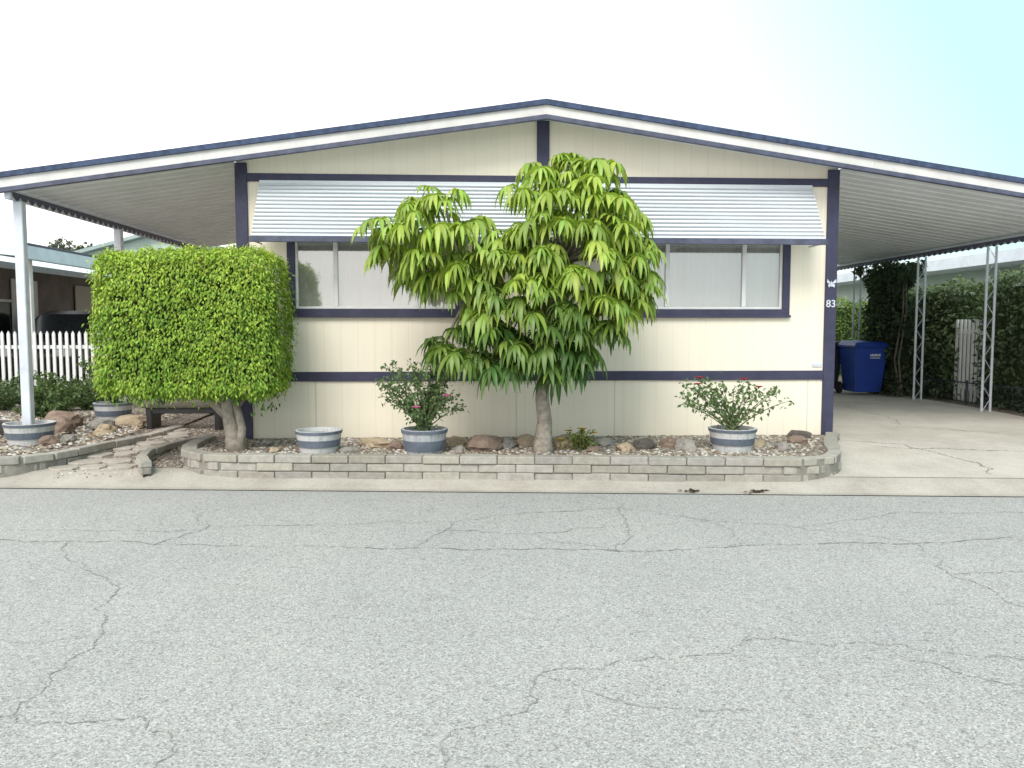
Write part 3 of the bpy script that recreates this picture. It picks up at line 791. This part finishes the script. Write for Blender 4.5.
def shrub(name, label, x, y, z, w, h, nst, nl, lsize, lc, blooms, bmat, seed, cat="rose bush", lean=(0, 0)):
    e = thing(name, label, cat, (x, y, z)); r = random.Random(seed)
    sm = MB(); lm = MB(); tips = []
    for i in range(nst):
        a = r.random()*6.283; q = r.uniform(.3, 1); ex = x+math.cos(a)*w*q+lean[0]; ey = y+math.sin(a)*w*q*.8+lean[1]; ez = z+h*r.uniform(.35, 1.05)*(1-.15*q*q)
        p0 = Vector((x+r.uniform(-.04,.04), y+r.uniform(-.04,.04), z)); p2 = Vector((ex, ey, ez)); p1 = p0.lerp(p2, .5)+Vector((r.uniform(-.05,.05), 0, h*.12))
        P_ = []
        for k in range(7):
            t = k/6; P_.append(p0*(1-t)**2+p1*2*t*(1-t)+p2*t*t)
        sm.tube(P_, [.008-.0009*k for k in range(7)], 5, cap=False); tips.append(P_)
    for i in range(nl):
        P_ = r.choice(tips); t = r.random()**.55*5.99; k = int(t); p = P_[k].lerp(P_[k+1], t-k)+rdir(r)*r.uniform(.01, .08)
        d = rdir(r)+Vector((0, 0, .1)); leaf(lm, p, d, rdir(r)+Vector((0,0,1)), lsize*r.uniform(.7, 1.3), lsize*.68, jitter(lc, r, .4))
    sm.obj("stems", M['stem'], e, True); lm.obj("foliage", M['leaf'], e)
    order = sorted(range(nst), key=lambda i: tips[i][-1].y)
    for i in range(blooms):
        P_ = tips[order[i*2 % nst]]; p = P_[-1]+Vector((0, -.01, .02)); fm = MB()
        for ring, (rad, el, n) in enumerate(((.014, 1.2, 4), (.026, .9, 5), (.038, .5, 6))):
            for k in range(n):
                a = 6.283*k/n+ring*.5; d = Vector((math.cos(a)*math.cos(el), math.sin(a)*math.cos(el), math.sin(el)))
                leaf(fm, p, d, Vector((0, 0, 1)), rad*1.5, rad*1.3, (1, 1, 1))
        fm.c = []
        fm.obj("flower", bmat, e)
shrub("rose_bush", "leafy rose bush with pink blooms in banded barrel", -1.38, -1.22, .48, .52, .84, 40, 2000, .048, (.13,.21,.085), 3, M['pink'], 31, lean=(-.02, 0))
shrub("rose_bush", "sparse rose bush with red blooms in white barrel", 1.98, -1.22, .48, .66, .58, 24, 850, .052, (.15,.24,.10), 4, M['red'], 33)
shrub("rose_bush", "rose bush with red bloom in patio barrel", -6.0, 1.9, .5, .5, .75, 18, 900, .05, (.11,.18,.06), 5, M['red'], 35)
shrub("garden_shrub", "spreading green shrub on the gravel garden bed", -6.75, 1.7, .25, .6, .70, 26, 1800, .06, (.12,.19,.07), 0, M['red'], 37, "shrub")
shrub("garden_shrub", "yellow flowered low plant growing beside the tree trunk", .30, -1.15, .27, .22, .22, 14, 420, .04, (.18,.22,.05), 8, M['yellowf'], 39, "shrub")
for i, (x, y, w_, h_) in enumerate([(-7.5,3.1,.7,.62),(-8.4,3.3,.7,.7),(-9.3,3.3,.7,.6),(-10.3,3.4,.7,.7),(-6.9,3.3,.5,.55)]):
    shrub("garden_shrub", "low green shrub growing along the picket fence", x, y, .25, w_, h_, 22, 1500, .07, (.12,.18,.08), 0, M['red'], 43+i, "shrub")

# garden bench
bn = thing("garden_bench", "small dark bench with slatted wood seat under the tree", "bench", (-4.75, 1.3, .22))
for i in range(3): boxo("seat_slat", (-5.3, 1.12+i*.13, .53), (-4.2, 1.23+i*.13, .57), M['wood'], bn)
boxo("apron_rail", (-5.25, 1.15, .45), (-4.25, 1.17, .529), M['black'], bn)
for x in (-5.2, -4.3):
    boxo("leg", (x-.035, 1.13, .2), (x+.035, 1.47, .528), M['black'], bn)
for i in range(3): boxo("back_slat", (-5.3, 1.52, .66+i*.11), (-4.2, 1.545, .74+i*.11), M['wood'], bn)
for x in (-5.2, -4.3): boxo("back_support", (x-.02, 1.546, .40), (x+.02, 1.58, .97), M['black'], bn)

# picket fence
pf = thing("picket_fence", "white wooden picket fence behind the garden bed", "fence", (-10, 4, .28))
for z in (.62, 1.25): boxo("rail", (-14, 4.03, z), (-6.6, 4.06, z+.06), M['white'], pf)
pm = None
for i in range(70):
    x = -13.95+i*.105
    if pm is None:
        m = MB(); w = .024
        m.v = [(x-w,4.0,.30),(x+w,4.0,.30),(x+w,4.0,1.50),(x,4.0,1.55),(x-w,4.0,1.50),(x-w,4.025,.30),(x+w,4.025,.30),(x+w,4.025,1.50),(x,4.025,1.55),(x-w,4.025,1.50)]
        m.f = [(0,1,2,3,4),(9,8,7,6,5),(0,5,6,1),(1,6,7,2),(2,7,8,3),(3,8,9,4),(4,9,5,0)]
        pm = m.obj("picket", M['white'], pf)
    else:
        o = pm.copy(); col.objects.link(o); o.location = (i*.105, 0, 0)

# ------------------------------------------------------------ neighbours
def simple_house(label, x0, x1, y0, y1, zw, zr_, axis, wall, roofm, wins_, ov=.4):
    e = thing("neighbour_house", label, "house", ((x0+x1)/2, (y0+y1)/2, .28))
    m = MB(); m.box((x0,y0,.2),(x1,y1,zw))
    if axis == 'y':
        xm = (x0+x1)/2; m.add([(x0,y0,zw),(x1,y0,zw),(xm,y0,zr_)], [(0,1,2)]); m.add([(x0,y1,zw),(x1,y1,zw),(xm,y1,zr_)], [(2,1,0)])
    m.obj("wall", wall, e)
    m = MB()
    if axis == 'y':
        xm = (x0+x1)/2; sl = (zr_-zw)/(xm-x0); e0 = zw-sl*ov
        for a in ((x0-ov, e0, xm, zr_), (xm, zr_, x1+ov, e0)):
            m.hexa([(a[0],y0-ov,a[1]+.01),(a[2],y0-ov,a[3]+.01),(a[2],y1+ov,a[3]+.01),(a[0],y1+ov,a[1]+.01),(a[0],y0-ov,a[1]+.16),(a[2],y0-ov,a[3]+.16),(a[2],y1+ov,a[3]+.16),(a[0],y1+ov,a[1]+.16)])
    else: m.box((x0-ov,y0-ov,zw+.002),(x1+ov,y1+ov,zr_))
    m.obj("roof", roofm, e)
    for (a, b_) in wins_:
        q = MB(); q.box(a, b_); w = q.obj("window", M['darkglass'], e)
        fr = MB(); t = .06
        if abs(b_[1]-a[1]) < .2:
            fr.box((a[0]-t,a[1]-.02,a[2]-t),(b_[0]+t,a[1]+.02,a[2])); fr.box((a[0]-t,a[1]-.02,b_[2]),(b_[0]+t,a[1]+.02,b_[2]+t))
            fr.box((a[0]-t,a[1]-.02,a[2]),(a[0],a[1]+.02,b_[2])); fr.box((b_[0],a[1]-.02,a[2]),(b_[0]+t,a[1]+.02,b_[2]))
        else:
            xx = b_[0] if b_[0] < 0 else a[0]
            fr.box((xx-.02,a[1]-t,a[2]-t),(xx+.02,b_[1]+t,a[2])); fr.box((xx-.02,a[1]-t,b_[2]),(xx+.02,b_[1]+t,b_[2]+t))
            fr.box((xx-.02,a[1]-t,a[2]),(xx+.02,a[1],b_[2])); fr.box((xx-.02,b_[1],a[2]),(xx+.02,b_[1]+t,b_[2]))
        fr.obj("frame", M['white'], w)
    return e
nh = simple_house("brown walled neighbouring home with pale blue patio roof", -18, -11.6, 6, 19, 3.0, 3.75, 'y', M['brownwall'], M['paleroof'],
    [((-11.65, 8, 1.2), (-11.58, 10, 2.2)), ((-11.65, 13, 1.2), (-11.58, 15, 2.2))], .3)
m = MB()
m.hexa([(-11.28,4.2,3.20),(-8.4,4.2,2.90),(-8.4,18,2.90),(-11.28,18,3.20),(-11.28,4.2,3.27),(-8.4,4.2,2.97),(-8.4,18,2.97),(-11.28,18,3.27)])
m.obj("patio_roof", M['ceiling'], nh)
boxo("fascia", (-8.395, 4.1, 2.76), (-8.30, 18.1, 2.99), M['paleroof'], nh)
boxo("roof_trim", (-8.38, 4.12, 2.991), (-8.29, 18.1, 3.03), M['navytrim'], nh)
m = MB(); m.hexa([(-11.3,4.1,3.10),(-8.4,4.1,2.80),(-8.4,4.19,2.80),(-11.3,4.19,3.10),(-11.3,4.1,3.32),(-8.4,4.1,3.02),(-8.4,4.19,3.02),(-11.3,4.19,3.32)])
m.obj("fascia", M['paleroof'], nh)
for y in (4.5, 8, 11.5, 15): boxo("post", (-8.55, y, .28), (-8.46, y+.09, 2.898), M['fascia'], nh)
for y in (5.5, 9.5, 12.5): boxo("wall_panel", (-11.57, y, .5), (-11.54, y+1.1, 2.75), M['white'] if y == 9.5 else M['beigewall'], nh)
simple_house("pale green neighbouring home with grey gable roof", -19, -9.6, 26, 38, 4.4, 5.7, 'y', M['greenwall'], M['greyroof'], [((-16, 25.96, 2.3), (-14, 26.05, 3.3)), ((-12.5, 25.96, 2.3), (-11, 26.05, 3.3))])
simple_house("beige home behind the patio with grey roof", -9, 2, 30, 40, 2.8, 3.9, 'y', M['beigewall'], M['greyroof'], [((-7, 29.96, 1.3), (-5, 30.05, 2.3))])
simple_house("pale green neighbouring home beyond the dark hedge", 11.0, 17, 1, 17, 2.95, 3.2, 'f', M['greenwall'], M['paleroof'], [((10.95, 3, 1.2), (11.04, 5, 2.2))], .9)
simple_house("pale home closing the view behind the carport", 6.5, 18, 24, 34, 3.0, 4.2, 'y', M['fascia'], M['greyroof'], [((9, 23.96, 1.3), (11, 24.05, 2.3))])

# dark car parked under the neighbour's cover
car = thing("parked_car", "dark maroon car parked behind the white picket fence", "car", (-10.0, 9.6, .28))
prof = [(-2.2,.30),(-2.25,.75),(-2.1,.98),(-1.25,1.08),(-.60,1.62),(-.2,1.72),(1.2,1.70),(1.85,1.55),(2.1,1.05),(2.2,.75),(2.15,.30)]
m = MB(); k = len(prof)
for sx, tuck in ((-.88, 0), (.88, 0)):
    for (py, pz) in prof:
        inset = max(0, (pz-1.0))*.28
        m.v.append((-10.0+sx*(1-inset), 9.6+py, .28+pz))
m.f.append(tuple(range(k))); m.f.append(tuple(range(2*k-1, k-1, -1)))
for i in range(k): j = (i+1) % k; m.f.append((i, i+k, j+k, j))
cb = m.obj("body", M['carpaint'], car); bevel(cb, .05, 3)
m = MB(); m.add([(-10.66,9.6-1.18,.28+1.13),(-9.34,9.6-1.18,.28+1.13),(-9.42,9.6-.64,.28+1.575),(-10.58,9.6-.64,.28+1.575)], [(0,1,2,3)])
o = m.obj("windscreen", M['darkglass'], car); o.location = (0, -.05, .06)
for y in (8.25, 10.95):
    for sx in (-.88, .74):
        m = MB(); m.tube([(-10.0+sx, y, .60), (-10.0+sx+.16, y, .60)], .32, 20); m.obj("wheel", M['tyre'], car)
for sx in (-.62, .62):
    boxo("headlight", (-10.0+sx-.17, 7.33, .28+.72), (-10.0+sx+.17, 7.40, .28+.88), M['frame'], car, .02)

# ------------------------------------------------------------ hedges, vine, far trees
def leafy_box(name, label, a, b_, n, sz, c_lo, c_hi, seed, cat="hedge"):
    e = thing(name, label, cat, ((a[0]+b_[0])/2, (a[1]+b_[1])/2, a[2])); r = random.Random(seed)
    boxo("shade_core", (a[0]+.12, a[1]+.1, a[2]), (b_[0]-.1, b_[1]-.1, b_[2]-.14), M['shadehedge'], e, 0)  # plain dark box added within the leaves as painted inner shade
    mb = MB()
    ax, ay, az = b_[0]-a[0], b_[1]-a[1], b_[2]-a[2]
    for i in range(n):
        t = r.random()*(ay*az+ax*az+ax*ay)
        x, y, z = a[0]+ax*r.random(), a[1]+ay*r.random(), a[2]+az*r.random()
        if t < ay*az: x = a[0] if r.random() < .7 else b_[0]
        elif t < ay*az+ax*az: y = a[1]
        else: z = b_[2]
        p = Vector((x, y, z)); p += rdir(r)*abs(r.gauss(0, .07)); q = noise.noise(p*2)*.2
        if z > b_[2]-.05: p.z += q
        else: p.x += q*.7; p.y += q*.5
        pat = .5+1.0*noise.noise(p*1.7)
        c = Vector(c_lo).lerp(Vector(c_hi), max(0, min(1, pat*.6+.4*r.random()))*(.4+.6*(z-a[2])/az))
        leaf(mb, p, rdir(r)+Vector((0,0,-.4)), rdir(r)+Vector((-.6,-.6,.6)), sz*r.uniform(.7,1.3), sz*.5, jitter(tuple(c), r, .35))
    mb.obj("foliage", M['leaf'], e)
leafy_box("hedge", "tall dark green hedge behind the carport fence", (7.85,-.5,.2), (8.8,3.55,2.42), 8000, .10, (.06,.09,.05), (.17,.24,.11), 51)
leafy_box("hedge", "shorter stretch of dark hedge near the climbing vine", (7.85,4.25,.2), (8.8,7.2,2.34), 6000, .10, (.06,.09,.05), (.17,.24,.11), 54)
leafy_box("hedge", "sunlit light green hedge behind the waste bins", (5.2,11.5,.25), (10.4,12.4,2.3), 6000, .09, (.09,.17,.03), (.22,.34,.07), 52)
leafy_box("hedge", "clipped green hedge along the far side of the patio", (-11,21,.25), (-4,22,1.9), 3000, .12, (.03,.07,.02), (.08,.15,.04), 53)
lt = thing("garden_gate", "white slatted garden gate in a gap of the hedge", "gate", (8.0, 3.9, .28))
for i in range(7): boxo("gate_slat", (7.92, 3.56+i*.115, .3), (7.95, 3.62+i*.115, 1.75), M['white'], lt)
for z in (.5, 1.5): boxo("gate_rail", (7.951, 3.5, z), (7.98, 4.35, z+.08), M['white'], lt)
vine = thing("climbing_vine", "dense dark climbing vine on the carport post", "vine", (7.35, 5.6, .28))
mb = MB(); st = MB(); r = random.Random(61)
for i in range(9):
    x, y = 7.35+r.uniform(-.2,.2), 5.6+r.uniform(-.8,.8)
    st.tube([(x,y,.28),(x+r.uniform(-.15,.15),y,1.0),(x+r.uniform(-.2,.2),y+r.uniform(-.1,.1),1.9),(x,y,2.75)], [.02,.016,.012,.008], 5)
for i in range(8500):
    z = .3+2.55*r.random()**.8; k = .6+.5*noise.noise(Vector((z*1.6, 1, 4)))
    a = r.random()*6.283; q = math.sqrt(r.random()); x = 7.34+math.cos(a)*.50*q*k*(1.15 if z > 1 else .8); y = 5.6+math.sin(a)*1.25*q*k
    if noise.noise(Vector((x*2.5, y*2.5, z*2.5))) < -.20: continue
    leaf(mb, Vector((x,y,z)), rdir(r)+Vector((0,0,-.6)), rdir(r)+Vector((-.5,-.5,.4)), r.uniform(.07,.13), .06, jitter((.05,.085,.04), r, .5))
st.obj("stems", M['darkbark'], vine); mb.obj("foliage", M['leaf'], vine)
def far_tree(x, y, h, w, seed, label):
    e = thing("tree", label, "tree", (x, y, .2)); r = random.Random(seed); m = MB()
    m.tube([(x,y,.2),(x+.1,y,h*.3),(x,y,h*.6)], [.25,.18,.1], 8)
    for k in range(5):
        a = k*1.3; m.tube([(x,y,h*.45),(x+math.cos(a)*w*.5,y+math.sin(a)*w*.5,h*.75)], [.1,.04], 6)
    m.obj("trunk", M['darkbark'], e); mb = MB()
    cl = [(Vector((x+r.uniform(-w,w)*.6, y+r.uniform(-w,w)*.6, h*r.uniform(.5,.88))), w*r.uniform(.25,.45)) for _ in range(12)]
    for i in range(2600):
        c, q = r.choice(cl); p = c+rdir(r)*q*r.uniform(.6, 1); leaf(mb, p, rdir(r), rdir(r)+Vector((0,0,1)), .3, .18, jitter((.12,.15,.11), r, .4))
    mb.obj("crown", M['leaf'], e)
far_tree(-26.0, 44, 7.8, 2.4, 71, "dark round tree behind the neighbouring roofs")
far_tree(-31, 46, 7.2, 2.4, 72, "dark leafy tree beyond the neighbouring roofs")
far_tree(13, 44, 5.5, 2.4, 73, "dark leafy tree behind the carport homes")

cf = thing("wire_fence", "low wire fence between driveway and hedge", "fence", (7.65, 3, .28))
m = MB()
m.tube([(7.65,-.3,.66),(7.65,7,.66)], .011, 6)
m.obj("rail", M['darkbin'], cf)
m = MB()
for i in range(60):
    y = -.3+i*.122; m.tube([(7.65,y,.28),(7.65,y+.12,.66)], .0022, 4, cap=False); m.tube([(7.65,y+.12,.28),(7.65,y,.66)], .0022, 4, cap=False)
m.obj("wire_mesh", M['darkbin'], cf)
for y in (-.3, 1.6, 3.5, 5.4, 7.0):
    q = MB(); q.tube([(7.65,y,.25),(7.65,y,.70)], .02, 8); q.obj("fence_post", M['darkbin'], cf)
# ------------------------------------------------------------ waste bins
def bin_(x, y, mat, label, mark):
    z = gz(x, y)+.014
    e = thing("waste_bin", label, "bin", (x, y, z)); m = MB()
    a, b_ = .26, .32
    m.hexa([(x-a,y-.27,z+.06),(x+a,y-.27,z+.06),(x+a,y+.25,z+.06),(x-a,y+.25,z+.06),(x-b_,y-.36,z+.92),(x+b_,y-.36,z+.92),(x+b_,y+.34,z+.92),(x-b_,y+.34,z+.92)])
    m.box((x-b_-.02,y-.38,z+.921),(x+b_+.02,y+.36,z+.955)); o = m.obj("body", mat, e); bevel(o, .03, 3)
    m = MB(); m.hexa([(x-b_-.03,y-.40,z+.956),(x+b_+.03,y-.40,z+.956),(x+b_+.03,y+.38,z+.956),(x-b_-.03,y+.38,z+.956),(x-b_+.03,y-.33,z+1.03),(x+b_-.03,y-.33,z+1.03),(x+b_-.03,y+.33,z+1.06),(x-b_+.03,y+.33,z+1.06)])
    o = m.obj("lid", mat, e); bevel(o, .02, 3)
    m = MB(); m.tube([(x-.25,y+.43,z+.93),(x+.25,y+.43,z+.93)], .018, 8); m.tube([(x-.25,y+.36,z+.93),(x-.25,y+.43,z+.93)], .018, 8); m.tube([(x+.25,y+.36,z+.93),(x+.25,y+.43,z+.93)], .018, 8); m.obj("handle", mat, e)
    for s in (-1, 1):
        m = MB(); m.tube([(x+s*.30,y+.28,z+.12),(x+s*.35,y+.28,z+.12)], .12, 18); m.obj("wheel", M['tyre'], e)
    if mark:
        m = MB()
        for k in range(6):
            xx = x-.02+k*.035; m.box((xx,y-.356,z+.76),(xx+.022,y-.352,z+.80+.01*(k % 2)))
        m.box((x-.02,y-.352,z+.72),(x+.17,y-.348,z+.735)); m.obj("emblem", M['white'], e)
bin_(6.85, 5.6, M['bluebin'], "blue wheeled waste bin with white print by the vine", True)
bin_(6.35, 6.4, M['darkbin'], "dark wheeled waste bin beside the blue one", False)

for i, (x, y) in enumerate([(1.22,-2.22),(1.30,-2.2),(1.85,-2.28),(1.92,-2.24)]):
    r = random.Random(i); m = MB()
    for k in range(9): leaf(m, Vector((x+r.uniform(-.06,.06), y+r.uniform(-.02,.02), gz(x,y)+.02)), Vector((r.uniform(-1,1), r.uniform(-.6,.6), .06)), Vector((0,0,1)), .07, .03, jitter((.09,.065,.04), r, .4))
    o = m.obj("fallen_leaf", M['leaf']); tag(o, "curled dry brown leaf lying beside the kerb", "leaf", "fallen leaves by the kerb")

# ------------------------------------------------------------ light, sky, camera
w = bpy.data.worlds.new("World"); scene.world = w; w.use_nodes = True; nt = w.node_tree
bg = nt.nodes["Background"]
sky = nt.nodes.new("ShaderNodeTexSky"); sky.sky_type = 'NISHITA'; sky.sun_disc = False
sky.sun_elevation = R(48); sky.sun_rotation = R(200); sky.dust_density = 3; sky.air_density = 1.2
tc = nt.nodes.new("ShaderNodeTexCoord"); sp = nt.nodes.new("ShaderNodeSeparateXYZ"); nt.links.new(tc.outputs["Generated"], sp.inputs[0])
dx = mathn(nt, 'ADD', mathn(nt, 'MULTIPLY', sp.outputs[0], .75), mathn(nt, 'MULTIPLY', sp.outputs[2], .50))
rp = ramp(nt, [(.0, (1.36, 1.30, 1.27)), (.22, (1.05, 1.08, 1.08)), (.52, (.50, .74, .76))])
nt.links.new(dx, rp.inputs[0])
sc = nt.nodes.new("ShaderNodeVectorMath"); sc.operation = 'SCALE'; sc.inputs[3].default_value = 10.5; nt.links.new(rp.outputs[0], sc.inputs[0])
mxo = mixc(nt, .90, sky.outputs[0], sc.outputs[0])
nt.links.new(mxo, bg.inputs[0]); bg.inputs[1].default_value = .138
sd = bpy.data.lights.new("sun", 'SUN'); sd.energy = 2.65; sd.angle = R(26); sd.color = (1, .955, .885)
so = bpy.data.objects.new("sun", sd); col.objects.link(so)
dirv = Vector((.24, .80, -.92)).normalized()
so.rotation_euler = dirv.to_track_quat('-Z', 'Y').to_euler()
cam = bpy.data.cameras.new("camera"); co = bpy.data.objects.new("camera", cam); col.objects.link(co)
cam.lens = 28; cam.sensor_width = 36; cam.clip_end = 3000; cam.clip_start = .05
co.location = (-.886, -9.75, 1.6); co.rotation_euler = (R(90-4.02), 0, R(-3))
scene.camera = co
scene.view_settings.view_transform = 'Standard'; scene.view_settings.look = 'None'; scene.view_settings.exposure = 0
